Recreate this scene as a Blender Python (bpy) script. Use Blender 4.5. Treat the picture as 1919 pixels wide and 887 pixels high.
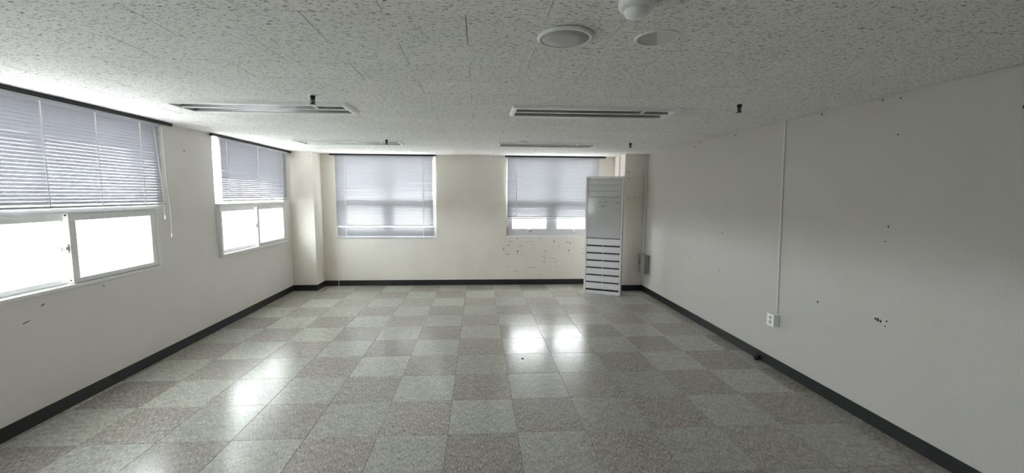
import bpy, math, random
from mathutils import Matrix, Vector

random.seed(7)
S = bpy.context.scene
COL = S.collection
for o in list(bpy.data.objects):
    bpy.data.objects.remove(o)

# ------------------------------------------------------------------ camera
XL, XR, YB, YN = -2.934, 2.666, 7.10, -3.00      # left, right, back and near wall planes
ZC = 2.1968                                      # ceiling
CAMZ = 1.5445
F_PX, YAW, PITCH, ROLL = 784.37, 0.0623, 0.0994, 0.0057
cam_d = bpy.data.cameras.new('camera')
cam_d.sensor_fit = 'HORIZONTAL'
cam_d.sensor_width = 36.0
cam_d.lens = F_PX / 1919 * 36.0
cam_d.shift_x = (959.5 - 944.49) / 1919
cam_d.clip_start = 0.02
cam = bpy.data.objects.new('camera', cam_d)
COL.objects.link(cam)
fw = Vector((math.sin(YAW) * math.cos(PITCH), math.cos(YAW) * math.cos(PITCH), -math.sin(PITCH)))
rt = Vector((math.cos(YAW), -math.sin(YAW), 0))
up = rt.cross(fw)
r2 = rt * math.cos(ROLL) + up * math.sin(ROLL)
u2 = -rt * math.sin(ROLL) + up * math.cos(ROLL)
m = Matrix((r2, u2, -fw)).transposed().to_4x4()
m.translation = Vector((0, 0, CAMZ))
cam.matrix_world = m
S.camera = cam

# ------------------------------------------------------------------ sky, exposure
world = bpy.data.worlds.new('overcast_sky')
S.world = world
world.use_nodes = True
bg = world.node_tree.nodes['Background']
# even white overcast sky above the horizon, pale hazy ground (reflecting 0.3 of it) below
_wn = world.node_tree
_tc = _wn.nodes.new('ShaderNodeTexCoord')
_sx = _wn.nodes.new('ShaderNodeSeparateXYZ')
_rm = _wn.nodes.new('ShaderNodeMapRange')
_rm.inputs['From Min'].default_value, _rm.inputs['From Max'].default_value = -0.02, 0.01
_mx = _wn.nodes.new('ShaderNodeMix')
_mx.data_type = 'RGBA'
_mx.inputs[6].default_value = (0.30, 0.297, 0.29, 1)
_mx.inputs[7].default_value = (0.985, 0.99, 1.0, 1)
_wn.links.new(_tc.outputs['Generated'], _sx.inputs[0])
_wn.links.new(_sx.outputs['Z'], _rm.inputs['Value'])
_wn.links.new(_rm.outputs[0], _mx.inputs[0])
_wn.links.new(_mx.outputs[2], bg.inputs['Color'])
bg.inputs['Strength'].default_value = 5.0
S.view_settings.view_transform = 'Standard'
S.view_settings.look = 'None'
S.view_settings.gamma = 1.0
S.view_settings.use_curve_mapping = False
S.view_settings.exposure = 2.58
S.cycles.use_denoising = True
S.cycles.use_adaptive_sampling = True
S.cycles.adaptive_threshold = 0.04
S.cycles.max_bounces = 8
S.cycles.diffuse_bounces = 5
S.cycles.glossy_bounces = 3
S.cycles.transparent_max_bounces = 16
S.cycles.sample_clamp_indirect = 8.0

# windows: the wall openings (a0, a1, z0, z1) along the wall
W1 = (2.36, 4.04, 0.85, 2.172)       # left wall, near
W2 = (4.89, 6.53, 0.82, 2.172)       # left wall, far
W0 = (-0.17, 1.51, 0.85, 2.172)      # left wall, beside the viewer (seen only as a reflection in the air conditioner)
B1 = (-2.30, -0.700, 0.80, 2.165)    # back wall, left
B2 = (0.485, 2.05, 0.83, 2.165)      # back wall, right
TH = 0.22                            # wall thickness


def portal(name, centre, sx, sz, rot):
    """Light portal in a window opening: guides the sampling of the sky, gives off nothing itself."""
    d = bpy.data.lights.new(name, 'AREA')
    d.shape = 'RECTANGLE'
    d.size, d.size_y = sx, sz
    d.cycles.is_portal = True
    o = bpy.data.objects.new(name, d)
    o.location = centre
    o.rotation_euler = rot
    COL.objects.link(o)


# one over the glass left open below each raised blind
for w in (W0, W1, W2):
    portal('window_portal', (XL - TH - 0.02, (w[0] + w[1]) / 2, (w[2] + 1.44) / 2), 1.44 - w[2], w[1] - w[0], (0, -math.pi / 2, 0))
portal('window_portal', ((B2[0] + B2[1]) / 2, YB + TH + 0.02, (B2[2] + 1.16) / 2), B2[1] - B2[0], 1.16 - B2[2], (-math.pi / 2, 0, 0))


# ------------------------------------------------------------------ materials
def new_mat(name):
    mt = bpy.data.materials.new(name)
    mt.use_nodes = True
    nt = mt.node_tree
    return mt, nt, nt.nodes['Principled BSDF']


def simple(name, col, rough=0.5, metal=0.0, spec=0.5, coat=0.0, var=0.03, scale=40.0):
    mt, nt, p = new_mat(name)
    n = nt.nodes.new('ShaderNodeTexNoise')
    n.inputs['Scale'].default_value = scale
    n.inputs['Detail'].default_value = 4
    tc = nt.nodes.new('ShaderNodeTexCoord')
    nt.links.new(tc.outputs['Object'], n.inputs['Vector'])
    mx = nt.nodes.new('ShaderNodeMix')
    mx.data_type = 'RGBA'
    mx.inputs[6].default_value = (*[c * (1 - var * 2) for c in col], 1)
    mx.inputs[7].default_value = (*[min(1, c * (1 + var * 2)) for c in col], 1)
    nt.links.new(n.outputs['Fac'], mx.inputs[0])
    nt.links.new(mx.outputs[2], p.inputs['Base Color'])
    p.inputs['Roughness'].default_value = rough
    p.inputs['Metallic'].default_value = metal
    p.inputs['Specular IOR Level'].default_value = spec
    p.inputs['Coat Weight'].default_value = coat
    return mt


def N(nt, kind, **kw):
    n = nt.nodes.new(kind)
    for k, v in kw.items():
        setattr(n, k, v)
    return n


def math_node(nt, op, a, b=None, clamp=False):
    n = nt.nodes.new('ShaderNodeMath')
    n.operation = op
    n.use_clamp = clamp
    for i, v in enumerate((a, b)):
        if v is None:
            continue
        if isinstance(v, (int, float)):
            n.inputs[i].default_value = v
        else:
            nt.links.new(v, n.inputs[i])
    return n.outputs[0]


def ramp(nt, src, stops):
    r = nt.nodes.new('ShaderNodeValToRGB')
    e = r.color_ramp.elements
    e[0].position, e[0].color = stops[0][0], (*stops[0][1], 1)
    e[1].position, e[1].color = stops[1][0], (*stops[1][1], 1)
    for pos, c in stops[2:]:
        x = e.new(pos)
        x.color = (*c, 1)
    nt.links.new(src, r.inputs[0])
    return r.outputs[0]


def mixc(nt, fac, a, b, blend='MIX'):
    mx = nt.nodes.new('ShaderNodeMix')
    mx.data_type = 'RGBA'
    mx.blend_type = blend
    for sock, v in ((0, fac), (6, a), (7, b)):
        if isinstance(v, (int, float)):
            mx.inputs[sock].default_value = v
        elif isinstance(v, tuple):
            mx.inputs[sock].default_value = (*v, 1)
        else:
            nt.links.new(v, mx.inputs[sock])
    return mx.outputs[2]


def noise(nt, vec, scale, detail=4, rough=0.5):
    n = nt.nodes.new('ShaderNodeTexNoise')
    n.inputs['Scale'].default_value = scale
    n.inputs['Detail'].default_value = detail
    n.inputs['Roughness'].default_value = rough
    nt.links.new(vec, n.inputs['Vector'])
    return n.outputs['Fac']


def scaled(nt, vec, sc, rot=0.0):
    mp = nt.nodes.new('ShaderNodeMapping')
    mp.inputs['Scale'].default_value = sc
    mp.inputs['Rotation'].default_value = (0, 0, rot)
    nt.links.new(vec, mp.inputs['Vector'])
    return mp.outputs[0]


def bump(nt, p, height, strength, dist=0.002):
    b = nt.nodes.new('ShaderNodeBump')
    b.inputs['Strength'].default_value = strength
    b.inputs['Distance'].default_value = dist
    nt.links.new(height, b.inputs['Height'])
    nt.links.new(b.outputs[0], p.inputs['Normal'])


def wallpaper(name, col, grime=None, gfac=0.5):
    """Embossed painted wallpaper; faint cloudy staining in a second colour."""
    mt, nt, p = new_mat(name)
    pos = nt.nodes.new('ShaderNodeNewGeometry').outputs['Position']
    fine = noise(nt, pos, 230, 3, 0.6)
    big = noise(nt, pos, 1.7, 5, 0.6)
    c = ramp(nt, fine, ((0.32, tuple(v * 0.9 for v in col)), (0.68, tuple(min(1, v * 1.06) for v in col))))
    if grime:
        g = ramp(nt, big, ((0.48, (0, 0, 0)), (0.75, (gfac,) * 3)))
        c = mixc(nt, g, c, grime)
    nt.links.new(c, p.inputs['Base Color'])
    p.inputs['Roughness'].default_value = 0.62
    p.inputs['Specular IOR Level'].default_value = 0.3
    bump(nt, p, fine, 0.35, 0.0015)
    return mt


def floor_tile(name, base, dark, light):
    """Vinyl composition tile: streaky chips, per-tile tone, ground-in dirt, waxed gloss."""
    mt, nt, p = new_mat(name)
    pos = nt.nodes.new('ShaderNodeNewGeometry').outputs['Position']
    oi = nt.nodes.new('ShaderNodeObjectInfo')
    vm = nt.nodes.new('ShaderNodeVectorMath')
    vm.operation = 'ADD'
    cmb = nt.nodes.new('ShaderNodeCombineXYZ')
    nt.links.new(math_node(nt, 'MULTIPLY', oi.outputs['Random'], 37.0), cmb.inputs[0])
    nt.links.new(math_node(nt, 'MULTIPLY', oi.outputs['Random'], 91.0), cmb.inputs[1])
    nt.links.new(pos, vm.inputs[0])
    nt.links.new(cmb.outputs[0], vm.inputs[1])
    v = vm.outputs[0]
    s1 = noise(nt, scaled(nt, v, (165, 32, 1), 0.12), 1.0, 3, 0.6)
    s2 = noise(nt, scaled(nt, v, (230, 45, 1), -0.1), 1.0, 2, 0.5)
    c = ramp(nt, s1, ((0.38, dark), (0.5, base), (0.62, light)))
    chip = ramp(nt, s2, ((0.58, (0, 0, 0)), (0.68, (0.6,) * 3)))
    c = mixc(nt, chip, c, tuple(min(1, x * 1.5) for x in light))
    chipd = ramp(nt, s2, ((0.30, (0.6,) * 3), (0.40, (0, 0, 0))))
    c = mixc(nt, chipd, c, tuple(x * 0.5 for x in dark))
    mot = noise(nt, v, 17, 6, 0.7)
    c = mixc(nt, 1.0, c, ramp(nt, mot, ((0.3, (0.80, 0.79, 0.775)), (0.7, (1.17, 1.18, 1.19)))), 'MULTIPLY')
    spk = ramp(nt, noise(nt, v, 150, 2, 0.5), ((0.27, (0.75,) * 3), (0.34, (0, 0, 0))))
    c = mixc(nt, spk, c, tuple(x * 0.45 for x in dark))
    tone = math_node(nt, 'ADD', math_node(nt, 'MULTIPLY', oi.outputs['Random'], 0.18), 0.91)
    tn = nt.nodes.new('ShaderNodeVectorMath')
    tn.operation = 'SCALE'
    nt.links.new(c, tn.inputs[0])
    nt.links.new(tone, tn.inputs['Scale'])
    dirt = ramp(nt, noise(nt, pos, 1.3, 3, 0.5), ((0.60, (0, 0, 0)), (0.85, (0.35,) * 3)))
    c = mixc(nt, dirt, tn.outputs[0], (0.115, 0.095, 0.075))
    nt.links.new(c, p.inputs['Base Color'])
    rg = ramp(nt, noise(nt, pos, 3.1, 4, 0.6), ((0.3, (0.205,) * 3), (0.7, (0.262,) * 3)))
    nt.links.new(rg, p.inputs['Roughness'])
    p.inputs['Specular IOR Level'].default_value = 0.42
    wav = noise(nt, scaled(nt, pos, (5, 22, 1)), 1.0, 2, 0.5)
    bump(nt, p, math_node(nt, 'ADD', wav, math_node(nt, 'MULTIPLY', s1, 0.03)), 0.10, 0.004)
    return mt


def ceiling_tile_mat():
    """Fissured mineral-fibre board: short dark worm marks and pin holes on an off-white face."""
    mt, nt, p = new_mat('mineral_board')
    pos = nt.nodes.new('ShaderNodeNewGeometry').outputs['Position']
    oi = nt.nodes.new('ShaderNodeObjectInfo')
    vm = nt.nodes.new('ShaderNodeVectorMath')
    vm.operation = 'ADD'
    cmb = nt.nodes.new('ShaderNodeCombineXYZ')
    nt.links.new(math_node(nt, 'MULTIPLY', oi.outputs['Random'], 53.0), cmb.inputs[0])
    nt.links.new(math_node(nt, 'MULTIPLY', oi.outputs['Random'], 17.0), cmb.inputs[1])
    nt.links.new(pos, vm.inputs[0])
    nt.links.new(cmb.outputs[0], vm.inputs[1])
    v = vm.outputs[0]
    worm = noise(nt, scaled(nt, v, (40, 165, 1)), 1.0, 2.5, 0.55)
    wm = ramp(nt, worm, ((0.355, (1, 1, 1)), (0.40, (0, 0, 0))))
    vo = nt.nodes.new('ShaderNodeTexVoronoi')
    vo.inputs['Scale'].default_value = 1.0
    nt.links.new(scaled(nt, v, (72, 92, 1)), vo.inputs['Vector'])
    sep = nt.nodes.new('ShaderNodeSeparateColor')
    nt.links.new(vo.outputs['Color'], sep.inputs[0])
    keep = math_node(nt, 'GREATER_THAN', sep.outputs[0], 0.45)
    dot = ramp(nt, vo.outputs['Distance'], ((0.16, (1, 1, 1)), (0.25, (0, 0, 0))))
    dd = math_node(nt, 'MULTIPLY', dot, keep)
    mark = math_node(nt, 'MAXIMUM', wm, dd)
    tone = math_node(nt, 'ADD', math_node(nt, 'MULTIPLY', oi.outputs['Random'], 0.05), 0.975)
    base = nt.nodes.new('ShaderNodeVectorMath')
    base.operation = 'SCALE'
    base.inputs[0].default_value = (0.88, 0.87, 0.855)
    nt.links.new(tone, base.inputs['Scale'])
    c = mixc(nt, math_node(nt, 'MULTIPLY', mark, 0.85), base.outputs[0], (0.13, 0.125, 0.12))
    nt.links.new(c, p.inputs['Base Color'])
    p.inputs['Roughness'].default_value = 0.9
    p.inputs['Specular IOR Level'].default_value = 0.15
    bump(nt, p, math_node(nt, 'SUBTRACT', 1.0, mark), 0.4, 0.002)
    return mt


def glass_mat():
    """Thin window glass: see-through with a faint surface reflection."""
    mt = bpy.data.materials.new('window_glass')
    mt.use_nodes = True
    nt = mt.node_tree
    nt.nodes.remove(nt.nodes['Principled BSDF'])
    tr = nt.nodes.new('ShaderNodeBsdfTransparent')
    tr.inputs[0].default_value = (0.95, 0.97, 0.97, 1)
    gl = nt.nodes.new('ShaderNodeBsdfGlossy')
    gl.inputs['Roughness'].default_value = 0.02
    mx = nt.nodes.new('ShaderNodeMixShader')
    mx.inputs[0].default_value = 0.05
    nt.links.new(tr.outputs[0], mx.inputs[1])
    nt.links.new(gl.outputs[0], mx.inputs[2])
    nt.links.new(mx.outputs[0], nt.nodes['Material Output'].inputs[0])
    return mt


M = {
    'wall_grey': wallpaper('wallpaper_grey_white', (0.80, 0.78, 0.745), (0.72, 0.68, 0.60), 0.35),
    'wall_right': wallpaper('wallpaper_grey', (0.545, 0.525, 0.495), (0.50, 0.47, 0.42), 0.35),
    'wall_cream': wallpaper('wallpaper_cream', (0.83, 0.79, 0.725), (0.74, 0.66, 0.55), 0.55),
    'tile_green': floor_tile('vinyl_tile_green_grey', (0.405, 0.40, 0.352), (0.295, 0.29, 0.25), (0.515, 0.515, 0.46)),
    'tile_brown': floor_tile('vinyl_tile_brown_grey', (0.335, 0.31, 0.275), (0.20, 0.178, 0.156), (0.475, 0.45, 0.412)),
    'board': ceiling_tile_mat(),
    'glass': glass_mat(),
    'screed': simple('dark_joint', (0.06, 0.058, 0.052), 0.9),
    'plenum': simple('plenum', (0.12, 0.12, 0.115), 0.9),
    'base': simple('black_vinyl_skirting', (0.016, 0.016, 0.018), 0.42, var=0.15, scale=6),
    'pvc': simple('white_window_profile', (0.80, 0.80, 0.79), 0.35),
    'pvc_grey': simple('grey_white_window_profile', (0.66, 0.65, 0.66), 0.38),
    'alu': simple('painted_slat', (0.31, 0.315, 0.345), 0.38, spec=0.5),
    'alu_lit': simple('slat_painted_lit', (0.47, 0.475, 0.50), 0.38, spec=0.5),  # slat colour lightened: stronger daylight on the end-wall blinds is painted in
    'alu_dark': simple('grey_bottom_rail', (0.42, 0.43, 0.47), 0.4),
    'cord': simple('white_cord', (0.85, 0.85, 0.85), 0.7),
    'black': simple('black_rail', (0.012, 0.012, 0.014), 0.5),
    'black_metal': simple('blackened_metal', (0.008, 0.008, 0.007), 0.6),
    'white': simple('white_enamel', (0.88, 0.88, 0.88), 0.35),
    'white_plastic': simple('white_plastic', (0.84, 0.84, 0.82), 0.4),
    'reflector': simple('satin_reflector', (0.34, 0.335, 0.345), 0.22, metal=0.9, var=0.02),
    'reflector_dark': simple('trough_lining', (0.24, 0.23, 0.235), 0.35, metal=0.6),
    'ac_case': simple('air_conditioner_casing', (0.80, 0.79, 0.80), 0.4),
    'ac_panel': simple('air_conditioner_gloss_panel', (0.56, 0.56, 0.57), 0.08, spec=0.4, coat=0.15, var=0.01),
    'ac_band': simple('air_conditioner_outlet_band', (0.60, 0.60, 0.60), 0.25, var=0.01),
    'ac_slat': simple('air_conditioner_louvre', (0.74, 0.73, 0.745), 0.35),
    'ac_dark': simple('air_conditioner_inside', (0.02, 0.018, 0.025), 0.7),
    'print': simple('grey_print', (0.16, 0.16, 0.17), 0.5),
    'mesh_grey': simple('grey_speaker_mesh', (0.50, 0.50, 0.53), 0.55, var=0.08, scale=900),
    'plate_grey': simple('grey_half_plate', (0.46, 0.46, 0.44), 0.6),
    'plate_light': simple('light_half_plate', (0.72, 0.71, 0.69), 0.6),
    'box_grey': simple('grey_steel_box', (0.24, 0.235, 0.22), 0.5),
    'race': simple('white_raceway', (0.66, 0.65, 0.63), 0.45),
    'mark': simple('dark_mark', (0.045, 0.04, 0.034), 0.9),
    'mark_soft': simple('brown_smudge', (0.30, 0.27, 0.21), 0.9),
    'steel': simple('chrome_latch', (0.55, 0.55, 0.56), 0.25, metal=0.9),
}


# ------------------------------------------------------------------ mesh helpers
class MB:
    def __init__(self):
        self.v, self.f, self.sm = [], [], []

    def add(self, vs, fs, smooth=False):
        k = len(self.v)
        self.v += [tuple(x) for x in vs]
        self.f += [tuple(i + k for i in f) for f in fs]
        self.sm += [smooth] * len(fs)
        return self

    def box(self, x0, x1, y0, y1, z0, z1, c=0.0):
        """Box, all edges chamfered by c."""
        if x0 > x1: x0, x1 = x1, x0
        if y0 > y1: y0, y1 = y1, y0
        if z0 > z1: z0, z1 = z1, z0
        if c <= 0:
            vs = [(x, y, z) for z in (z0, z1) for y in (y0, y1) for x in (x0, x1)]
            return self.add(vs, [(0, 2, 3, 1), (4, 5, 7, 6), (0, 1, 5, 4), (2, 6, 7, 3), (0, 4, 6, 2), (1, 3, 7, 5)])
        import bmesh
        bm = bmesh.new()
        bmesh.ops.create_cube(bm, size=1)
        for v in bm.verts:
            v.co = Vector(((x0 + x1) / 2 + v.co.x * (x1 - x0), (y0 + y1) / 2 + v.co.y * (y1 - y0), (z0 + z1) / 2 + v.co.z * (z1 - z0)))
        bmesh.ops.bevel(bm, geom=bm.edges[:], offset=c, segments=2, profile=0.6, affect='EDGES')
        bm.verts.index_update()
        vs = [v.co.copy() for v in bm.verts]
        fs = [[v.index for v in f.verts] for f in bm.faces]
        bm.free()
        return self.add(vs, fs)

    def extrude(self, prof, axis, a, b, smooth=False, closed=True):
        """Closed 2-D outline pushed along an axis: x -> (y,z), y -> (x,z), z -> (x,y)."""
        def P(q, t):
            return {'x': (t, q[0], q[1]), 'y': (q[0], t, q[1]), 'z': (q[0], q[1], t)}[axis]
        n = len(prof)
        vs = [P(q, a) for q in prof] + [P(q, b) for q in prof]
        fs = [(i, (i + 1) % n, n + (i + 1) % n, n + i) for i in range(n if closed else n - 1)]
        k = len(fs)
        self.add(vs, fs, smooth)
        if closed:
            kk = len(self.v) - 2 * n
            self.f += [tuple(kk + i for i in reversed(range(n))), tuple(kk + n + i for i in range(n))]
            self.sm += [False, False]
        return self

    def lathe(self, prof, cx, cy, seg=32, smooth=True):
        """prof: (radius, z) from the axis outward and back; turned about a vertical axis."""
        vs, fs = [], []
        n = len(prof)
        for s in range(seg):
            a = 2 * math.pi * s / seg
            vs += [(cx + r * math.cos(a), cy + r * math.sin(a), z) for r, z in prof]
        for s in range(seg):
            t = (s + 1) % seg
            for i in range(n - 1):
                fs.append((s * n + i, t * n + i, t * n + i + 1, s * n + i + 1))
        return self.add(vs, fs, smooth)

    def tube(self, pts, r, seg=8):
        pts = [Vector(p) for p in pts]
        vs, fs = [], []
        for i, p in enumerate(pts):
            d = (pts[min(i + 1, len(pts) - 1)] - pts[max(i - 1, 0)]).normalized()
            a = Vector((1, 0, 0)) if abs(d.x) < 0.9 else Vector((0, 1, 0))
            e1 = d.cross(a).normalized()
            e2 = d.cross(e1)
            vs += [p + (e1 * math.cos(2 * math.pi * k / seg) + e2 * math.sin(2 * math.pi * k / seg)) * r for k in range(seg)]
        for i in range(len(pts) - 1):
            for k in range(seg):
                fs.append((i * seg + k, i * seg + (k + 1) % seg, (i + 1) * seg + (k + 1) % seg, (i + 1) * seg + k))
        fs += [tuple(reversed(range(seg))), tuple((len(pts) - 1) * seg + k for k in range(seg))]
        return self.add(vs, fs, True)

    def mesh(self, name, mat):
        me = bpy.data.meshes.new(name)
        me.from_pydata(self.v, [], self.f)
        import bmesh
        bm = bmesh.new()
        bm.from_mesh(me)
        bmesh.ops.recalc_face_normals(bm, faces=bm.faces[:])
        bm.to_mesh(me)
        bm.free()
        if any(self.sm) and len(me.polygons) == len(self.sm):
            me.polygons.foreach_set('use_smooth', self.sm)
        me.materials.append(M[mat])
        me.update()
        return me

    def build(self, name, mat, parent=None, loc=None):
        return link(name, self.mesh(name, mat), parent, loc)


def link(name, me, parent=None, loc=None):
    o = bpy.data.objects.new(name, me)
    COL.objects.link(o)
    if parent is not None:
        o.parent = parent
    if loc is not None:
        o.location = loc
    return o


def tag(o, label, cat, group=None, kind=None):
    o['label'] = label
    o['category'] = cat
    if group:
        o['group'] = group
    if kind:
        o['kind'] = kind
    return o


def empty(name, loc=(0, 0, 0), rz=0.0):
    o = bpy.data.objects.new(name, None)
    o.empty_display_size = 0.1
    o.location = loc
    o.rotation_euler = (0, 0, rz)
    COL.objects.link(o)
    return o


def box(name, mat, b, parent=None, c=0.0):
    return MB().box(*b, c=c).build(name, mat, parent)


# ------------------------------------------------------------------ walls
def pierced(axis, p0, p1, a0, a1, z0, z1, holes):
    """Wall slab between planes p0 and p1 along axis a0..a1 with rectangular openings."""
    mb = MB()
    xs = sorted({a0, a1, *[h[0] for h in holes], *[h[1] for h in holes]})
    for i in range(len(xs) - 1):
        mid = (xs[i] + xs[i + 1]) / 2
        hs = [h for h in holes if h[0] < mid < h[1]]
        spans = [(z0, hs[0][2]), (hs[0][3], z1)] if hs else [(z0, z1)]
        for s in spans:
            if axis == 'y':
                mb.box(p0, p1, xs[i], xs[i + 1], *s)
            else:
                mb.box(xs[i], xs[i + 1], p0, p1, *s)
    return mb


ZT = ZC + 0.12
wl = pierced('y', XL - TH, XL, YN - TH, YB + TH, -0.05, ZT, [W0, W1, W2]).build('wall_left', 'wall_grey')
tag(wl, 'long grey-white papered wall holding the sliding windows', 'wall', kind='structure')
wb = pierced('x', YB, YB + TH, XL, XR, -0.05, ZT, [B1, B2]).build('wall_back', 'wall_cream')
tag(wb, 'cream papered end wall with two windows facing the camera', 'wall', kind='structure')
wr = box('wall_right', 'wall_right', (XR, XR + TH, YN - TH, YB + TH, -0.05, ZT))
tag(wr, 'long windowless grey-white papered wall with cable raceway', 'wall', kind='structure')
wn = box('wall_near', 'wall_cream', (XL, XR, YN - TH, YN, -0.05, ZT))
tag(wn, 'plain cream papered wall behind the viewer', 'wall', kind='structure')

LPX, LPY = -2.567, 6.755          # left pillar corner
RPX, RPY = 2.325, 6.568           # right pillar corner
pl = box('wall_pillar_left', 'wall_cream', (XL, LPX, LPY, YB, 0, ZC))
tag(pl, 'cream boxed pillar in the corner beside the sliding window', 'pillar', kind='structure')
pr = box('wall_pillar_right', 'wall_cream', (RPX, XR, RPY, YB, 0, ZC))
tag(pr, 'cream boxed pillar in the corner behind the air conditioner', 'pillar', kind='structure')

BH, BT = 0.092, 0.004


def skirting(name, segs, label):
    mb = MB()
    for b in segs:
        mb.box(*b, 0, BH)
    o = mb.build(name, 'base')
    return tag(o, label, 'baseboard', kind='structure')


skirting('baseboard_left', [(XL, XL + BT, YN, LPY)], 'black vinyl baseboard running under the two sliding windows')
bbk = skirting('baseboard_back', [(-2.335, RPX, YB - BT, YB), (LPX, -2.345, YB - BT, YB)], 'black vinyl baseboard along the cream end wall')
skirting('baseboard_right', [(XR - BT, XR, YN, RPY)], 'black vinyl baseboard along the windowless wall with the socket')
skirting('baseboard_pillar_left', [(XL, LPX + BT, LPY - BT, LPY), (LPX, LPX + BT, LPY, YB)], 'black vinyl baseboard wrapping the pillar beside the sliding window')
skirting('baseboard_pillar_right', [(RPX - BT, XR, RPY - BT, RPY), (RPX - BT, RPX, RPY, YB)], 'black vinyl baseboard wrapping the pillar behind the air conditioner')
skirting('baseboard_near', [(XL, XR, YN, YN + BT)], 'black vinyl baseboard on the wall behind the viewer')

# ------------------------------------------------------------------ floor: slab + 0.45 m vinyl tiles
fl = box('floor', 'screed', (XL - 0.01, XR + 0.01, YN - 0.01, YB + 0.01, -0.06, -0.0022))
tag(fl, 'worn checkered floor of grey-green and brown-grey vinyl tiles', 'floor', kind='structure')
FX, FY, FT = -0.1942, 2.5821, 0.45
cache = {}
for i in range(-8, 8):
    for j in range(-13, 12):
        x0, x1 = max(FX + FT * i, XL), min(FX + FT * (i + 1), XR)
        y0, y1 = max(FY + FT * j, YN), min(FY + FT * (j + 1), YB)
        if x1 - x0 < 0.02 or y1 - y0 < 0.02:
            continue
        mat = 'tile_brown' if (i + j) % 2 else 'tile_green'
        key = (mat, round(x1 - x0, 4), round(y1 - y0, 4))
        if key not in cache:
            hx, hy, c = (x1 - x0) / 2 - 0.0009, (y1 - y0) / 2 - 0.0009, 0.0013
            mb = MB()
            vs = [(sx * hx, sy * hy, -0.0022) for sx, sy in ((-1, -1), (1, -1), (1, 1), (-1, 1))]
            vs += [(sx * hx, sy * hy, -c) for sx, sy in ((-1, -1), (1, -1), (1, 1), (-1, 1))]
            vs += [(sx * (hx - c), sy * (hy - c), 0) for sx, sy in ((-1, -1), (1, -1), (1, 1), (-1, 1))]
            fs = [(8, 9, 10, 11)] + [(k, (k + 1) % 4, 4 + (k + 1) % 4, 4 + k) for k in range(4)] + [(4 + k, 4 + (k + 1) % 4, 8 + (k + 1) % 4, 8 + k) for k in range(4)]
            cache[key] = mb.add(vs, fs).mesh('tile', mat)
        link('tile', cache[key], fl, ((x0 + x1) / 2, (y0 + y1) / 2, 0))

# ------------------------------------------------------------------ ceiling: slab + 0.3 x 0.6 m boards
ce = box('ceiling', 'plenum', (XL - 0.01, XR + 0.01, YN - 0.01, YB + 0.01, ZC + 0.11, ZC + 0.2))
tag(ce, 'low suspended ceiling of fissured off-white mineral boards', 'ceiling', kind='structure')
LIGHTS = [(-2.235, -0.955, 3.165, 3.515), (0.255, 1.535, 3.135, 3.485), (-2.235, -0.955, 5.275, 5.625), (0.255, 1.535, 5.295, 5.645)]
HOLES = [(a + 0.02, b - 0.02, c + 0.02, d - 0.02) for a, b, c, d in LIGHTS]
CX, CY = -0.0438, 1.615


def cut(rects, h):
    out = []
    for (x0, x1, y0, y1) in rects:
        if h[0] >= x1 or h[1] <= x0 or h[2] >= y1 or h[3] <= y0:
            out.append((x0, x1, y0, y1))
            continue
        a, b = max(x0, h[0]), min(x1, h[1])
        if h[2] > y0: out.append((x0, x1, y0, h[2]))
        if h[3] < y1: out.append((x0, x1, h[3], y1))
        c, d = max(y0, h[2]), min(y1, h[3])
        if a > x0: out.append((x0, a, c, d))
        if b < x1: out.append((b, x1, c, d))
    return [r for r in out if r[1] - r[0] > 0.002 and r[3] - r[2] > 0.002]


ccache = {}
nt_tiles = 0
for j in range(-16, 19):
    for i in range(-7, 7):
        x0 = CX + 0.6 * i + (0.3 if j % 2 else 0.0)
        x0, x1 = max(x0, XL), min(x0 + 0.6, XR)
        y0, y1 = max(CY + 0.3 * j, YN), min(CY + 0.3 * (j + 1), YB)
        if x1 - x0 < 0.012 or y1 - y0 < 0.012:
            continue
        rects = [(x0 + 0.0010, x1 - 0.0010, y0 + 0.0010, y1 - 0.0010)]
        for h in HOLES:
            rects = cut(rects, h)
        if not rects:
            continue
        xm, ym = (x0 + x1) / 2, (y0 + y1) / 2
        full = len(rects) == 1 and abs((rects[0][1] - rects[0][0]) * (rects[0][3] - rects[0][2]) - (x1 - x0 - 0.0020) * (y1 - y0 - 0.0020)) < 1e-6
        key = (round(x1 - x0, 4), round(y1 - y0, 4)) if full else None
        # boards sit a hair uneven, so that their joints read
        dz = random.uniform(-0.0006, 0.0006)
        if key is None or key not in ccache:
            mb = MB()
            for (a, b, c, d) in rects:
                a, b, c, d = a - xm, b - xm, c - ym, d - ym
                e = 0.002
                lo = [(a + e, c + e, 0), (b - e, c + e, 0), (b - e, d - e, 0), (a + e, d - e, 0)]
                md = [(a, c, e), (b, c, e), (b, d, e), (a, d, e)]
                tp = [(a, c, 0.012), (b, c, 0.012), (b, d, 0.012), (a, d, 0.012)]
                fs = [(3, 2, 1, 0)] + [(k, (k + 1) % 4, 4 + (k + 1) % 4, 4 + k) for k in range(4)] + [(4 + k, 4 + (k + 1) % 4, 8 + (k + 1) % 4, 8 + k) for k in range(4)] + [(8, 9, 10, 11)]
                mb.add(lo + md + tp, fs)
            me = mb.mesh('tile', 'board')
            if key is not None:
                ccache[key] = me
        else:
            me = ccache[key]
        link('tile', me, ce, (xm, ym, ZC + dz))

# ------------------------------------------------------------------ windows
def frame_ring(mb, P, a0, a1, z0, z1, d0, d1, w, wb_=None, c=0.002):
    """Rectangular frame of four profiles. P maps (along, depth) to x,y ranges; depth grows outward."""
    wb_ = w if wb_ is None else wb_
    for (s0, s1, t0, t1) in ((a0, a1, z0, z0 + wb_), (a0, a1, z1 - w, z1), (a0, a0 + w, z0 + wb_, z1 - w), (a1 - w, a1, z0 + wb_, z1 - w)):
        x0, x1, y0, y1 = P(s0, s1, d0, d1)
        mb.box(x0, x1, y0, y1, t0, t1, c=c)
    return mb


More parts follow.
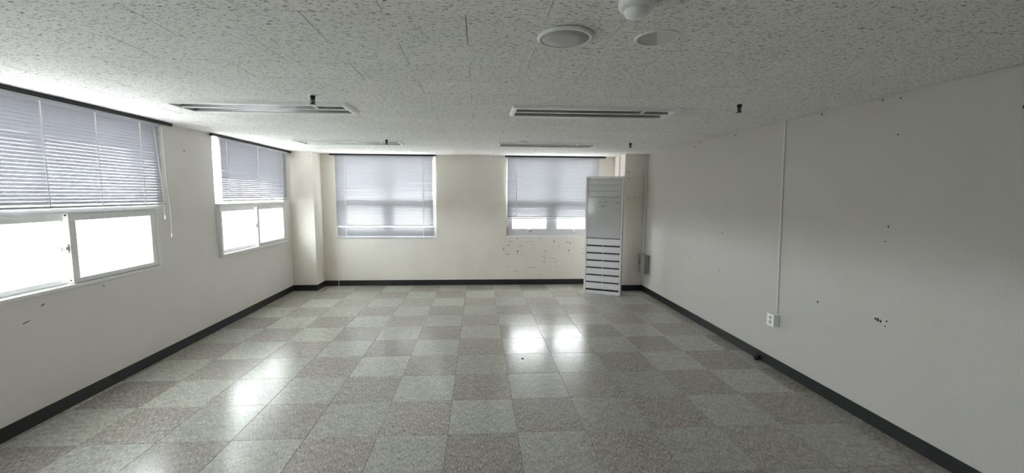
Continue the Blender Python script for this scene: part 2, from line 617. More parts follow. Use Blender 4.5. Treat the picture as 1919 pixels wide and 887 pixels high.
def PL(s0, s1, d0, d1):          # left wall: along = y, depth outward = -x
    return XL - d1, XL - d0, s0, s1


def PB(s0, s1, d0, d1):          # back wall: along = x, depth outward = +y
    return s0, s1, YB + d0, YB + d1


def pbox(mb, P, s0, s1, d0, d1, z0, z1, c=0.0):
    x0, x1, y0, y1 = P(s0, s1, d0, d1)
    return mb.box(x0, x1, y0, y1, z0, z1, c=c)


def sliding_window(n, W, proud, zt, label):
    a0, a1, z0, z1 = W
    root = empty('window_%d' % n, (XL, (a0 + a1) / 2, z0))
    tag(root, label, 'window', kind='structure')
    inv = Matrix.Translation(root.location).inverted()

    def put(mb, name, mat, parent=root):
        mb.v = [tuple(Vector(v) - root.location) for v in mb.v] if parent is root else mb.v
        return mb.build(name, mat, parent)

    def sub(mb, name, mat, parent):
        mb.v = [tuple(Vector(v) - root.location) for v in mb.v]
        return mb.build(name, mat, parent)
    # outer full-height casement at the outside face of the wall
    mb = frame_ring(MB(), PL, a0 + 0.001, a1 - 0.001, z0 + 0.001, z1 - 0.001, 0.155, 0.205, 0.045)
    put(mb, 'outer_frame', 'pvc')
    am = (a0 + a1) / 2
    put(pbox(MB(), PL, am - 0.03, am + 0.03, 0.158, 0.202, z0 + 0.046, z1 - 0.046, 0.002), 'mullion', 'pvc')
    for s0, s1 in ((a0 + 0.046, am - 0.031), (am + 0.031, a1 - 0.046)):
        put(pbox(MB(), PL, s0, s1, 0.160, 0.200, zt - 0.03, zt + 0.02, 0.002), 'transom', 'pvc')
        for t0, t1 in ((z0 + 0.046, zt - 0.031), (zt + 0.021, z1 - 0.046)):
            put(pbox(MB(), PL, s0, s1, 0.178, 0.182, t0, t1), 'pane', 'glass')
    # inner sliding window, lower part only
    d0 = -proud
    mb = MB()
    e = 0.0 if proud > 0.02 else 0.001
    for (s0, s1, t0, t1) in ((a0 + e, a1 - e, z0 + e, z0 + 0.028), (a0 + e, a1 - e, zt - 0.038, zt), (a0 + e, a0 + 0.040, z0 + 0.028, zt - 0.038), (a1 - 0.040, a1 - e, z0 + 0.028, zt - 0.038)):
        pbox(mb, PL, s0, s1, d0, d0 + 0.11, t0, t1, 0.002)
    put(mb, 'frame', 'pvc')
    # sill rails of the two tracks
    for k, dd in enumerate((0.030, 0.072)):
        put(pbox(MB(), PL, a0 + 0.041, a1 - 0.041, d0 + dd - 0.003, d0 + dd + 0.003, z0 + 0.028, z0 + 0.033), 'track', 'pvc_grey')
    f0, f1 = am - 0.012, a1 - 0.041          # room-side sash, farther half
    b0, b1 = a0 + 0.041, am + 0.040          # outer sash, nearer half
    for (s0, s1, q0, q1, nm) in ((f0, f1, d0 + 0.006, d0 + 0.042, 'front'), (b0, b1, d0 + 0.054, d0 + 0.090, 'rear')):
        sash = put(frame_ring(MB(), PL, s0, s1, z0 + 0.034, zt - 0.039, q0, q1, 0.054, 0.034, 0.003), 'sash', 'pvc')
        sub(pbox(MB(), PL, s0 + 0.053, s1 - 0.053, (q0 + q1) / 2 - 0.002, (q0 + q1) / 2 + 0.002, z0 + 0.067, zt - 0.092), 'pane', 'glass', sash)
        zm = (z0 + zt) / 2
        if nm == 'front':
            lk = MB()
            pbox(lk, PL, s0 - 0.012, s0 + 0.0, q0 + 0.010, q0 + 0.030, zm - 0.035, zm + 0.035, 0.003)
            pbox(lk, PL, s0 - 0.030, s0 - 0.010, q0 + 0.006, q0 + 0.018, zm - 0.012, zm + 0.016, 0.003)
            lk = sub(lk, 'crescent_lock', 'steel', sash)
            for zz in (z0 + 0.055, zt - 0.052):
                b = MB()
                pbox(b, PL, s0 - 0.003, s0 + 0.0, q0 + 0.012, q0 + 0.024, zz - 0.006, zz + 0.006, 0.002)
                sub(b, 'screw', 'black', sash)
        else:
            k = MB()
            pbox(k, PL, s1 - 0.09, s1 - 0.055, q0 - 0.012, q0, zm - 0.02, zm + 0.014, 0.004)
            sub(k, 'catch', 'white_plastic', sash)
    return root


sliding_window(1, W1, 0.004, 1.432, 'white sliding window under the widest blind, cut off by the picture edge')
sliding_window(2, W2, 0.040, 1.425, 'white sliding window beside the cream corner pillar')

sliding_window(5, W0, 0.004, 1.432, 'white sliding window beside the viewer, outside the picture')


def awning_window(n, W, label):
    a0, a1, z0, z1 = W
    root = empty('window_%d' % n, ((a0 + a1) / 2, YB, z0))
    tag(root, label, 'window', kind='structure')

    def put(mb, name, mat, parent=root):
        mb.v = [tuple(Vector(v) - root.location) for v in mb.v]
        return mb.build(name, mat, parent)
    put(frame_ring(MB(), PB, a0 + 0.001, a1 - 0.001, z0 + 0.001, z1 - 0.001, 0.055, 0.135, 0.045), 'frame', 'pvc_grey')
    am = (a0 + a1) / 2
    put(pbox(MB(), PB, am - 0.035, am + 0.035, 0.058, 0.132, z0 + 0.046, z1 - 0.046, 0.002), 'mullion', 'pvc_grey')
    for s0, s1 in ((a0 + 0.047, am - 0.036), (am + 0.036, a1 - 0.047)):
        zt = 1.42
        put(pbox(MB(), PB, s0, s1, 0.060, 0.130, zt - 0.03, zt + 0.03, 0.002), 'transom', 'pvc_grey')
        sash = put(frame_ring(MB(), PB, s0, s1, z0 + 0.047, zt - 0.031, 0.050, 0.110, 0.056, 0.09, 0.004), 'sash', 'pvc_grey')
        put(pbox(MB(), PB, s0 + 0.055, s1 - 0.055, 0.083, 0.087, z0 + 0.136, zt - 0.086), 'pane', 'glass', sash)
        put(pbox(MB(), PB, s0, s1, 0.093, 0.097, zt + 0.031, z1 - 0.046), 'pane', 'glass')
        sm = (s0 + s1) / 2
        h = MB()
        pbox(h, PB, sm - 0.035, sm + 0.035, 0.036, 0.050, z0 + 0.085, z0 + 0.105, 0.004)
        pbox(h, PB, sm - 0.010, sm + 0.010, 0.020, 0.038, z0 + 0.088, z0 + 0.125, 0.004)
        put(h, 'handle', 'steel', sash)
    # white paint edge of the sill
    put(pbox(MB(), PB, a0 + 0.001, a1 - 0.001, 0.001, 0.054, z0 + 0.0005, z0 + 0.012, 0.002), 'sill', 'pvc')
    return root


awning_window(3, B1, 'end-wall window wholly hidden behind a lowered venetian blind')
awning_window(4, B2, 'end-wall window with its two lower panes showing beside the air conditioner')

# ------------------------------------------------------------------ venetian blinds and their black ceiling tracks
PITCH_S, SLAT_W = 0.0245, 0.027


def slat_profile(ang, width=SLAT_W):
    """Cross-section (toward room, up): room edge high, crowned, 0.5 mm thick."""
    top, bot = [], []
    for k in range(5):
        t = k / 4 - 0.5
        crown = 0.0022 * (1 - (2 * t) ** 2)
        for lst, h in ((top, crown + 0.00025), (bot, crown - 0.00025)):
            lst.append((t * width * math.cos(ang) - h * math.sin(ang), t * width * math.sin(ang) + h * math.cos(ang)))
    return top + bot[::-1]


def blind(wall, a0, a1, ztop, zbot, cords, label, skip=(), loose=None, tilt=55.5):
    """wall 'L' or 'B'. Slats run along the wall; (q0,q1) of the profile = (into room, up)."""
    off = 0.035
    mid = (a0 + a1) / 2
    root = empty('venetian_blind', (XL + off, mid, ztop) if wall == 'L' else (mid, YB - off, ztop))
    tag(root, label, 'blind', group='grey-white venetian blinds on the windows')
    half = (a1 - a0) / 2

    def ext(mb, prof, s0, s1):
        if wall == 'L':
            mb.extrude([(q[0], q[1]) for q in prof], 'y', s0, s1)
        else:
            mb.extrude([(-q[0], q[1]) for q in prof], 'x', s0, s1)
        return mb
    # head rail
    hr = [(-0.013, -0.026), (0.013, -0.026), (0.013, -0.001), (-0.013, -0.001)]
    ext(MB(), hr, -half, half).build('head_rail', 'alu_dark', root)
    me = ext(MB(), slat_profile(math.radians(tilt)), -half + 0.004, half - 0.004).mesh('slat', 'alu' if wall == 'L' else 'alu_lit')
    shut = ext(MB(), slat_profile(math.radians(66)), -half + 0.004, half - 0.004).mesh('slat', 'alu_lit')
    n = int((ztop - 0.026 - zbot - 0.02) / PITCH_S)
    for k in range(n):
        if k in skip:
            continue
        z = -0.026 - PITCH_S * (k + 0.42)
        sl = link('slat', shut if (loose and k > loose) else me, root, (0, 0, z))
        r = random.uniform(-0.0004, 0.0004)
        dx = 0.012 if (loose and k > loose) else 0.0
        if wall == 'L':
            sl.rotation_euler = (r, 0, 0)
        else:
            sl.rotation_euler = (0, r, 0)
            sl.location.x += dx
    zb = zbot - ztop
    br = [(-0.012, zb), (0.012, zb), (0.013, zb + 0.009), (0.010, zb + 0.016), (-0.010, zb + 0.016), (-0.013, zb + 0.009)]
    ext(MB(), br, -half + 0.002, half - 0.002).build('bottom_rail', 'alu_dark', root)
    for cpos in cords:
        s = cpos - mid
        mb = MB()
        for q in (-0.0135, 0.0135):
            if wall == 'L':
                mb.box(q - 0.0006, q + 0.0006, s - 0.005, s + 0.005, zb + 0.01, -0.02)
            else:
                mb.box(s - 0.005, s + 0.005, -q - 0.0006, -q + 0.0006, zb + 0.01, -0.02)
        mb.build('ladder_tape', 'cord', root)
    return root, half


def pull(root, pts, mat='cord'):
    MB().tube(pts, 0.0022, 6).build('pull_cord', mat, root)
    x, y, z = pts[-1]
    MB().lathe([(0, z + 0.004), (0.004, z), (0.007, z - 0.03), (0.006, z - 0.036), (0, z - 0.037)], x, y, 10).build('tassel', 'white_plastic', root)


b1, h1 = blind('L', 2.30, 4.075, 2.168, 1.434, (2.55, 3.02, 3.42, 3.84),
               'wide half-raised venetian blind on the sliding window nearest the viewer')
pull(b1, [(0.03, h1 - 0.01, -0.03), (0.032, h1 - 0.005, -0.4), (0.034, h1 + 0.022, -0.85), (0.034, h1 + 0.018, -1.00)])
pull(b1, [(0.026, h1 - 0.10, -0.03), (0.030, h1 - 0.06, -0.5), (0.03, h1 - 0.045, -0.83)])
blind('L', -0.23, 1.545, 2.168, 1.442, (0.02, 0.66, 1.31), 'half-raised venetian blind beside the viewer, outside the picture')
b2, h2 = blind('L', 4.965, 6.60, 2.168, 1.452, (5.08, 5.77, 6.44),
               'half-raised venetian blind beside the corner pillar, bright gap along one edge', tilt=60.0)
pull(b2, [(0.026, h2 - 0.02, -0.03), (0.028, h2 - 0.01, -0.4), (0.028, h2 + 0.002, -0.88)])
b3, h3 = blind('B', -2.335, -0.745, 2.168, 0.812, (-2.17, -0.91),
               'fully lowered venetian blind on the end wall with one open gap near its foot', skip=(46,), loose=46, tilt=63.0)
b4, h4 = blind('B', 0.49, 2.06, 2.168, 1.140, (0.64, 1.92),
               'partly lowered venetian blind on the end wall, partly behind the air conditioner', tilt=64.5)


def track(a0, a1, wall, label):
    prof = [(-0.016, 0), (-0.016, -0.022), (-0.010, -0.026), (0.010, -0.026), (0.016, -0.022), (0.016, 0)]
    mid = (a0 + a1) / 2
    h = (a1 - a0) / 2
    if wall == 'L':
        root = empty('curtain_track', (XL + 0.036, mid, ZC - 0.001))
        MB().extrude([(q[0], q[1]) for q in prof], 'y', -h, h).build('track_channel', 'black', root)
        for s in (-1, 1):
            MB().box(-0.018, 0.018, s * h - 0.004, s * h + 0.004, -0.028, 0, 0.002).build('end_cap', 'black', root)
    else:
        root = empty('curtain_track', (mid, YB - 0.036, ZC - 0.001))
        MB().extrude(prof, 'x', -h, h).build('track_channel', 'black', root)
        for s in (-1, 1):
            MB().box(s * h - 0.004, s * h + 0.004, -0.018, 0.018, -0.028, 0, 0.002).build('end_cap', 'black', root)
    tag(root, label, 'curtain track', group='black ceiling tracks above the blinds')


track(2.18, 4.22, 'L', 'black ceiling track above the blind nearest the viewer')
track(-0.35, 1.69, 'L', 'black ceiling track beside the viewer, outside the picture')
track(4.83, 6.745, 'L', 'black ceiling track above the blind beside the corner pillar')
track(-2.405, -0.69, 'B', 'black ceiling track above the fully lowered blind')
track(0.455, 2.15, 'B', 'black ceiling track above the blind by the air conditioner')

# ------------------------------------------------------------------ ceiling light fixtures
def fixture_parts(root, L, Wd):
    """Recessed twin-trough fluorescent fitting, origin at the ceiling plane in its middle."""
    hx, hy, dn, up_ = L / 2, Wd / 2, 0.020, 0.085
    # sloping rim: outer edge on the ceiling, inner edge lower
    inn = 0.034
    mb = MB()
    ring = []
    for (ox, oy, z) in ((hx, hy, 0.0), (hx - 0.010, hy - 0.010, -dn), (hx - inn, hy - inn, -dn), (hx - inn - 0.002, hy - inn - 0.002, 0.004)):
        ring.append([(-ox, -oy, z), (ox, -oy, z), (ox, oy, z), (-ox, oy, z)])
    vs = [p for r in ring for p in r]
    fs = []
    for k in range(3):
        for i in range(4):
            fs.append((k * 4 + i, k * 4 + (i + 1) % 4, (k + 1) * 4 + (i + 1) % 4, (k + 1) * 4 + i))
    mb.add(vs, fs).build('rim', 'white', root)
    ix, iy = hx - inn, hy - inn
    # housing
    mb = MB()
    mb.box(-ix, ix, -iy, iy, up_, up_ + 0.006)
    for s in (-1, 1):
        mb.box(-ix, ix, s * (iy + 0.004), s * iy, 0.0, up_)
        mb.box(s * (ix + 0.004), s * ix, -iy, iy, 0.0, up_)
    mb.build('housing', 'white', root)
    # two reflector troughs
    for s in (-1, 1):
        c = s * iy / 2
        w = iy / 2 - 0.009
        prof = [(c - w, -0.013), (c - w * 0.86, 0.035), (c - w * 0.35, 0.075), (c + w * 0.35, 0.075), (c + w * 0.86, 0.035), (c + w, -0.013)]
        MB().extrude(prof, 'x', -ix + 0.004, ix - 0.004, closed=False).build('reflector', 'reflector', root)
        for e in (-1, 1):
            hld = MB().box(e * (ix - 0.004), e * (ix - 0.030), c - 0.013, c + 0.013, 0.004, 0.060, 0.003).build('lamp_holder', 'white_plastic', root)
            MB().box(e * (ix - 0.030), e * (ix - 0.034), c - 0.008, c + 0.008, 0.012, 0.036).build('contact_slot', 'black', hld)
    # divider between the troughs and a clip
    MB().extrude([(-0.003, 0.06), (-0.008, -0.012), (-0.012, -0.014), (-0.006, -0.018), (0.006, -0.018), (0.012, -0.014), (0.008, -0.012), (0.003, 0.06)], 'x', -ix + 0.003, ix - 0.003).build('divider', 'white', root)
    MB().box(ix * 0.62, ix * 0.62 + 0.020, -iy + 0.004, -0.014, -0.012, -0.004, 0.002).build('spring_clip', 'white_plastic', root)


lab = ['recessed twin-trough ceiling light nearest the sliding windows, bright reflector end',
       'recessed twin-trough ceiling light between two sprinklers, nearer the windowless wall',
       'small-looking recessed ceiling light in front of the fully lowered blind',
       'small-looking recessed ceiling light in front of the air conditioner']
proto = None
for k, (a, b, c, d) in enumerate(LIGHTS):
    root = empty('ceiling_light', ((a + b) / 2, (c + d) / 2, ZC))
    tag(root, lab[k], 'ceiling light', group='recessed fluorescent ceiling lights')
    if proto is None:
        fixture_parts(root, b - a, d - c)
        proto = root
    else:
        for ch in list(proto.children):
            q = ch.copy()
            COL.objects.link(q)
            q.parent = root
            for g in ch.children:
                q2 = g.copy()
                COL.objects.link(q2)
                q2.parent = q

# ------------------------------------------------------------------ sprinklers
def sprinkler(x, y, label):
    root = empty('fire_sprinkler', (x, y, ZC))
    tag(root, label, 'sprinkler', group='black fire sprinklers on the ceiling')
    MB().lathe([(0, -0.004), (0.028, -0.0035), (0.033, -0.0005), (0.033, 0.002)], 0, 0, 20).build('escutcheon', 'white', root)
    MB().lathe([(0, -0.003), (0.0165, -0.003), (0.0165, -0.020), (0.012, -0.024), (0.011, -0.030), (0, -0.030)], 0, 0, 12, smooth=False).build('body', 'black_metal', root)
    arms = MB()
    for s in (-1, 1):
        arms.tube([(s * 0.011, 0, -0.028), (s * 0.0125, 0, -0.042), (s * 0.004, 0, -0.054)], 0.0032, 6)
    arms.build('frame_arms', 'black_metal', root)
    MB().lathe([(0, -0.028), (0.005, -0.029), (0.005, -0.053), (0, -0.054)], 0, 0, 8).build('glass_bulb', 'black_metal', root)
    d = MB()
    for k in range(8):
        a = k * math.pi / 4
        ca, sa = math.cos(a), math.sin(a)
        q = [(0.004, -0.004), (0.020, -0.0055), (0.020, 0.0055), (0.004, 0.004)]
        vs = [(p[0] * ca - p[1] * sa, p[0] * sa + p[1] * ca, z) for z in (-0.058, -0.056) for p in q]
        d.add(vs, [(0, 1, 2, 3), (7, 6, 5, 4), (0, 4, 5, 1), (1, 5, 6, 2), (2, 6, 7, 3), (3, 7, 4, 0)])
    d.lathe([(0, -0.0595), (0.008, -0.0585), (0.008, -0.053), (0, -0.053)], 0, 0, 10)
    d.build('deflector', 'black_metal', root)


sprinkler(-1.097, 2.935, 'black sprinkler head in front of the ceiling light nearest the sliding windows')
sprinkler(1.857, 2.946, 'black sprinkler head on bare ceiling near the windowless wall')
sprinkler(-1.095, 5.19, 'tiny black sprinkler head in front of the light by the lowered blind')
sprinkler(1.893, 5.19, 'tiny black sprinkler head on the ceiling before the air conditioner')

# ------------------------------------------------------------------ round ceiling fittings
sp = empty('ceiling_speaker', (0.358, 1.778, ZC))
tag(sp, 'large round ceiling speaker with grey mesh and raised white rim', 'speaker')
MB().lathe([(0.099, -0.011), (0.1005, -0.014), (0.108, -0.014), (0.114, -0.009), (0.115, -0.002), (0.108, -0.001)], 0, 0, 56).build('rim', 'white_plastic', sp)
MB().lathe([(0, -0.0135), (0.05, -0.0133), (0.0995, -0.012), (0.0995, 0.0)], 0, 0, 56).build('grille', 'mesh_grey', sp)

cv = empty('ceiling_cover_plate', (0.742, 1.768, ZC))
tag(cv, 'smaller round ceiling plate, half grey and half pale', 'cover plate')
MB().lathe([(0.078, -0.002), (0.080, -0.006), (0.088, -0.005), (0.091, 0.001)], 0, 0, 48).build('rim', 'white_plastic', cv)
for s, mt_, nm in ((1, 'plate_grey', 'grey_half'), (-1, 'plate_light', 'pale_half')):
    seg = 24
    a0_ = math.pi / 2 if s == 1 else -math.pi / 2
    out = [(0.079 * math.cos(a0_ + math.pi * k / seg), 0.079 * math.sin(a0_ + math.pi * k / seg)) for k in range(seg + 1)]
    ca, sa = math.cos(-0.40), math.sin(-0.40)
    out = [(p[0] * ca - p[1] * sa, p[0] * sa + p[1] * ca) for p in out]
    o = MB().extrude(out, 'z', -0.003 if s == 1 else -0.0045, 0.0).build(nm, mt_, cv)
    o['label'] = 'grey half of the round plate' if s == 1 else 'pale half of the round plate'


def detector(x, y, r, drop, label):
    root = empty('heat_detector', (x, y, ZC))
    tag(root, label, 'detector', group='white heat detectors on the ceiling')
    k = r / 0.060
    MB().lathe([(0, -0.004), (0.055 * k, -0.004), (0.055 * k, 0.001)], 0, 0, 32).build('mount_plate', 'white_plastic', root)
    MB().lathe([(0, -0.004), (0.060 * k, -0.004), (0.060 * k, -0.026 * drop), (0.056 * k, -0.036 * drop), (0.046 * k, -0.040 * drop), (0, -0.040 * drop)], 0, 0, 32).build('base', 'white_plastic', root)
    MB().lathe([(0, -0.039 * drop), (0.041 * k, -0.040 * drop), (0.0405 * k, -0.050 * drop), (0.036 * k, -0.060 * drop), (0.022 * k, -0.066 * drop), (0, -0.068 * drop)], 0, 0, 32).build('sensor_dome', 'white', root)


detector(0.527, 1.43, 0.060, 0.93, 'white domed heat detector cut by the top edge beside the round speaker')
detector(0.553, 5.20, 0.055, 0.5, 'tiny white heat detector by the far light before the air conditioner')

# ------------------------------------------------------------------ air conditioner
AW, AD, AH = 0.566, 0.20, 1.832
ac = empty('air_conditioner', (1.675, 6.463, 0), math.atan2(-0.25, 0.508))
tag(ac, 'tall white floor-standing air conditioner with louvred lower half', 'air conditioner')
FR = 0.030
MB().box(0.004, AW - 0.004, 0.026, AD, 0.0, AH - 0.006, 0.006).build('cabinet', 'ac_case', ac)
mb = MB()
mb.box(0, FR, 0, 0.028, 0, AH, 0.004)
mb.box(AW - 0.022, AW, 0, 0.028, 0, AH, 0.004)
mb.box(FR, AW - 0.022, 0, 0.028, AH - 0.040, AH, 0.003)
mb.box(FR, AW - 0.022, 0, 0.028, 0, 0.050, 0.003)
mb.build('front_bezel', 'ac_case', ac)
x0, x1 = FR + 0.002, AW - 0.024
MB().box(x0, x1, 0.022, 0.027, 0.05, AH - 0.04).build('inner_panel', 'ac_dark', ac)
zs = [1.518, 1.610, 1.700, 1.789]
for k in range(3):
    MB().box(x0 + 0.002, x1 - 0.002, 0.005, 0.020, zs[k] + 0.0015, zs[k + 1] - 0.0015, 0.002).build('outlet_flap', 'ac_band', ac)
pn = MB().box(x0 + 0.001, x1 - 0.001, 0.002, 0.020, 0.884, 1.515, 0.002).build('control_panel', 'ac_panel', ac)
pn['label'] = 'glossy light grey control panel'
xm = (x0 + x1) / 2
for k, (w, dx) in enumerate(((0.014, -0.085), (0.018, -0.058), (0.010, -0.030), (0.016, -0.004), (0.012, 0.030), (0.010, 0.055))):
    MB().box(xm + dx - 0.01, xm + dx - 0.01 + w, 0.0012, 0.003, 1.432, 1.442 + (0.012 if k == 4 else 0)).build('button_print', 'print', pn)
MB().box(xm - 0.060, xm + 0.000, 0.0012, 0.003, 1.470, 1.480).build('display_print', 'plate_grey', pn)
MB().box(xm - 0.040, xm + 0.020, 0.0012, 0.003, 1.372, 1.382).build('emblem_print', 'print', pn)
for dx, w in ((0.0, 0.018), (0.024, 0.010), (0.040, 0.026)):
    MB().box(x1 - 0.085 + dx, x1 - 0.085 + dx + w, 0.0012, 0.003, 1.424, 1.434).build('model_print', 'print', pn)
MB().box(0.030, 0.062, -0.0008, 0.002, AH - 0.030, AH - 0.018).build('corner_print', 'print', ac)
# lower intake louvres: 7 sloping blades with dark slots above each
zl = [0.058 + 0.1155 * k for k in range(8)]
for k in range(7):
    z0, z1 = zl[k] + 0.024, zl[k + 1]
    if k == 6:
        z1 = zl[7] + 0.006
    prof = [(0.001, z0), (0.008, z0 - 0.002), (0.020, z1), (0.012, z1 + 0.001), (0.003, z1 - 0.006)]
    MB().extrude(prof, 'x', x0 + 0.001, x1 - 0.001).build('louvre', 'ac_slat', ac)
for k in range(1, 7):
    MB().box(xm - 0.006, xm + 0.004, 0.012, 0.022, zl[k] - 0.002, zl[k] + 0.028).build('slot_web', 'ac_slat', ac)
MB().box(AW - 0.001, AW + 0.003, 0.050, 0.075, 0.85, 1.12, 0.001).build('side_handle', 'plate_grey', ac)

# ------------------------------------------------------------------ right wall fittings
rw = MB()
for (ya, za, yb, zb) in ((3.552, ZC - 0.001, 3.486, 0.505),):
    vs = []
    for (y, z) in ((ya, za), (yb, zb)):
        vs += [(XR - 0.001, y - 0.009, z), (XR - 0.012, y - 0.006, z), (XR - 0.012, y + 0.006, z), (XR - 0.001, y + 0.009, z)]
    rw.add(vs, [(0, 1, 5, 4), (1, 2, 6, 5), (2, 3, 7, 6), (3, 0, 4, 7), (3, 2, 1, 0), (4, 5, 6, 7)])
rwo = rw.build('cable_raceway', 'race')
tag(rwo, 'long thin white cable raceway from the ceiling down to the socket', 'raceway')

so = empty('wall_socket', (XR, 3.50, 0.445))
so.scale = (0.85, 0.80, 0.80)
tag(so, 'white surface-mounted double wall socket under the cable raceway', 'socket')
MB().box(-0.058, -0.001, -0.052, 0.052, -0.066, 0.064, 0.004).build('box', 'white_plastic', so)
fp = MB().box(-0.066, -0.058, -0.056, 0.056, -0.070, 0.068, 0.003).build('faceplate', 'white', so)
for zz in (-0.026, 0.026):
    seg = 18
    ring = MB()
    vs = [(-0.0668, 0.0 + 0.021 * math.cos(2 * math.pi * k / seg), zz + 0.021 * math.sin(2 * math.pi * k / seg)) for k in range(seg)]
    vs += [(-0.0655, v[1], v[2]) for v in vs]
    ring.add(vs, [tuple(range(seg))] + [(k, (k + 1) % seg, seg + (k + 1) % seg, seg + k) for k in range(seg)])
    w = ring.build('socket_well', 'plate_grey', fp)
    for yy in (-0.009, 0.009):
        MB().box(-0.0675, -0.0667, yy - 0.003, yy + 0.003, zz - 0.003, zz + 0.003).build('pin_hole', 'black', w)

jb = empty('junction_box', (XR, 6.40, 0.475))
tag(jb, 'grey steel junction box low in the corner by the pillar', 'junction box')
MB().box(-0.082, -0.001, -0.115, 0.115, -0.150, 0.140, 0.006).build('body', 'box_grey', jb)
MB().box(-0.092, -0.082, -0.120, 0.120, -0.155, 0.145, 0.004).build('lid', 'box_grey', jb)
MB().box(-0.096, -0.092, 0.040, 0.060, -0.02, 0.06, 0.001).build('latch', 'black', jb)
cr = box('corner_raceway', 'race', (XR - 0.030, XR - 0.001, RPY - 0.075, RPY - 0.045, 0.622, ZC - 0.002), c=0.003)
tag(cr, 'white square conduit dropping down the corner to the grey junction box', 'conduit')
pc = box('pillar_raceway', 'race', (RPX - 0.020, RPX - 0.001, 6.80, 6.86, BH, ZC - 0.002), c=0.003)
tag(pc, 'pale vertical conduit on the pillar side above the air conditioner', 'conduit')
kb = MB().lathe([(0, 0.050), (0.010, 0.049), (0.021, 0.042), (0.026, 0.030), (0.024, 0.014), (0.016, 0.002), (0, 0.0)], 0, 0, 20).build('rubber_stopper', 'black_metal', None, (XR - BT - 0.0275, 3.68, 0.0))
tag(kb, 'small round black rubber stopper against the baseboard', 'stopper')

# ------------------------------------------------------------------ nail holes and scuffs, parts of the walls they are in
def blot(wall, parent, a, z, ra, rz, mat='mark', rot=0.0, name='nail_hole'):
    """Irregular flat mark lying on a wall. wall: 'L', 'R', 'B' or ('Y', plane)."""
    n = 9
    pts = []
    for k in range(n):
        t = 2 * math.pi * k / n
        rr = random.uniform(0.7, 1.1)
        p, q = ra * rr * math.cos(t), rz * rr * math.sin(t)
        pts.append((p * math.cos(rot) - q * math.sin(rot), p * math.sin(rot) + q * math.cos(rot)))
    h = 0.0009

    def Q(p, d):
        if wall == 'L': return (XL + d, a + p[0], z + p[1])
        if wall == 'R': return (XR - d, a + p[0], z + p[1])
        if wall == 'B': return (a + p[0], YB - d, z + p[1])
        return (a + p[0], wall[1] - d, z + p[1])
    vs = [Q(p, -0.0005) for p in pts] + [Q(p, h) for p in pts]
    fs = [tuple(range(n)), tuple(range(2 * n - 1, n - 1, -1))] + [(k, (k + 1) % n, n + (k + 1) % n, n + k) for k in range(n)]
    return MB().add(vs, fs).build(name, mat, parent)


for (y, z, ra, rz) in ((2.568, 0.728, .010, .014), (2.548, 0.722, .008, .012), (2.585, 0.730, .008, .010), (2.508, 0.735, .006, .008), (2.515, 0.700, .005, .006),
                       (3.067, 0.720, .008, .009), (2.557, 1.352, .006, .007), (2.569, 1.253, .005, .006), (4.397, 1.142, .008, .009), (4.416, 0.719, .008, .009),
                       (1.935, 1.989, .012, .014), (2.558, 2.167, .006, .007), (2.679, 2.180, .006, .008), (3.167, 2.180, .007, .010), (4.27, 2.171, .008, .010),
                       (5.086, 2.148, .009, .010), (4.977, 2.182, .009, .010), (2.553, 1.941, .005, .006), (5.08, 1.45, .007, .007), (5.10, 0.78, .007, .008), (5.02, 0.77, .006, .006)):
    blot('R', wr, y, z, ra, rz)
blot('L', wl, 4.44, 1.963, .007, .010)
blot('L', wl, 2.953, 0.786, .018, .008, 'mark_soft', 0.5, 'scuff_mark')
blot('L', wl, 2.84, 0.70, .030, .005, 'mark_soft', 0.2, 'scuff_mark')
blot('L', wl, 3.42, 0.815, .006, .010, 'mark_soft', 0, 'scuff_mark')
blot(('Y', LPY), pl, -2.60, 2.13, .006, .008)
blot(('Y', LPY), pl, -2.86, 2.12, .006, .010)
for (x, z) in ((2.385, 1.91), (2.39, 1.81), (2.40, 1.49), (2.50, 1.51)):
    blot(('Y', RPY), pr, x, z, .010, .013, 'mark_soft' if z < 1.85 else 'mark')


def bpx(px, py):
    """Pixel of the marks below the end-wall window -> (x, z) on that wall (measured from the photograph)."""
    d = fw + (px - 944.49) / F_PX * r2 - (py - 443.5) / F_PX * u2
    t = YB / d.y
    return d.x * t, CAMZ + d.z * t


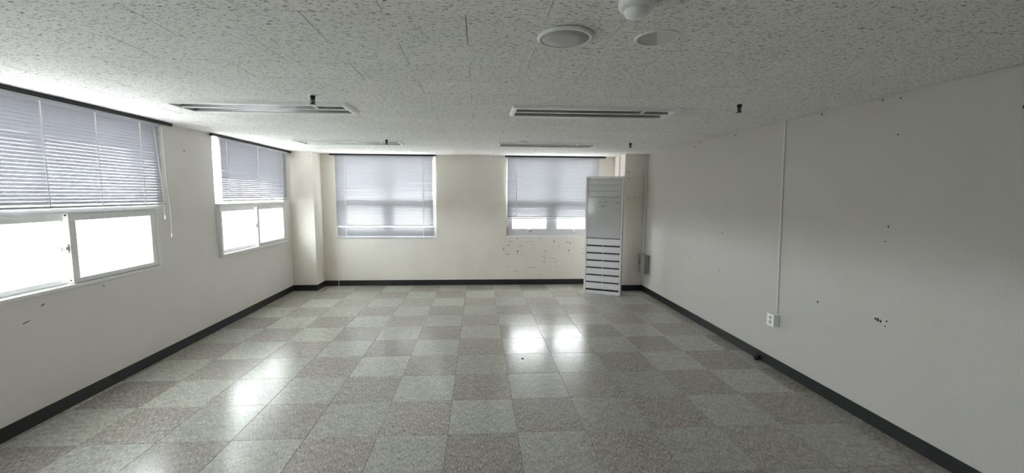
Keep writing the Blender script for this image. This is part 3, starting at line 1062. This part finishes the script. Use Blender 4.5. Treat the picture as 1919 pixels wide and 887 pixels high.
for (cx_, cy_, ra, rz, mt_) in ((85, 545, .008, .020, 'mark'), (90, 575, .010, .007, 'mark'), (255, 578, .012, .017, 'mark'), (250, 600, .006, .014, 'mark_soft'), (150, 508, .013, .009, 'mark'),
                                (125, 612, .010, .010, 'mark'), (152, 612, .012, .010, 'mark_soft'), (580, 577, .012, .010, 'mark'), (575, 660, .010, .012, 'mark_soft'), (570, 700, .014, .012, 'mark_soft'),
                                (685, 450, .020, .004, 'mark'), (683, 463, .022, .004, 'mark'), (686, 478, .016, .004, 'mark_soft'), (845, 470, .008, .010, 'mark'), (877, 478, .014, .009, 'mark'),
                                (745, 517, .010, .008, 'mark'), (863, 570, .008, .020, 'mark'), (250, 428, .028, .006, 'mark_soft'), (515, 422, .020, .006, 'mark_soft'), (130, 760, .012, .007, 'mark_soft'),
                                (715, 755, .008, .010, 'mark_soft'), (735, 772, .010, .007, 'mark_soft'), (525, 855, .014, .008, 'mark_soft'), (440, 497, .009, .007, 'mark_soft'), (585, 507, .010, .006, 'mark_soft'),
                                (905, 700, .008, .010, 'mark_soft'), (1020, 555, .020, .006, 'mark_soft'), (1025, 600, .014, .008, 'mark_soft'), (870, 612, .030, .003, 'mark_soft'), (290, 512, .060, .003, 'mark_soft'),
                                (400, 462, .090, .003, 'mark_soft'), (560, 640, .030, .004, 'mark_soft'), (680, 662, .045, .003, 'mark_soft'), (420, 770, .110, .003, 'mark_soft'), (700, 700, .018, .004, 'mark_soft'),
                                (250, 820, .070, .003, 'mark_soft'), (165, 460, .030, .004, 'mark_soft')):
    x, z = bpx(930 + cx_ / 6.333, 380 + cy_ / 6.333)
    blot('B', wb, x, z, ra, rz, mt_, random.uniform(-0.3, 0.3), 'scuff_mark')

# chip of dirt on the shiny floor
dc = MB().lathe([(0, 0.006), (0.010, 0.005), (0.014, 0.0), (0, 0.0)], 0, 0, 7, smooth=False).build('dirt_chip', 'black_metal', None, (0.420, 3.81, 0.0))
tag(dc, 'tiny dark chip lying in the bright window reflection on the floor', 'chip')
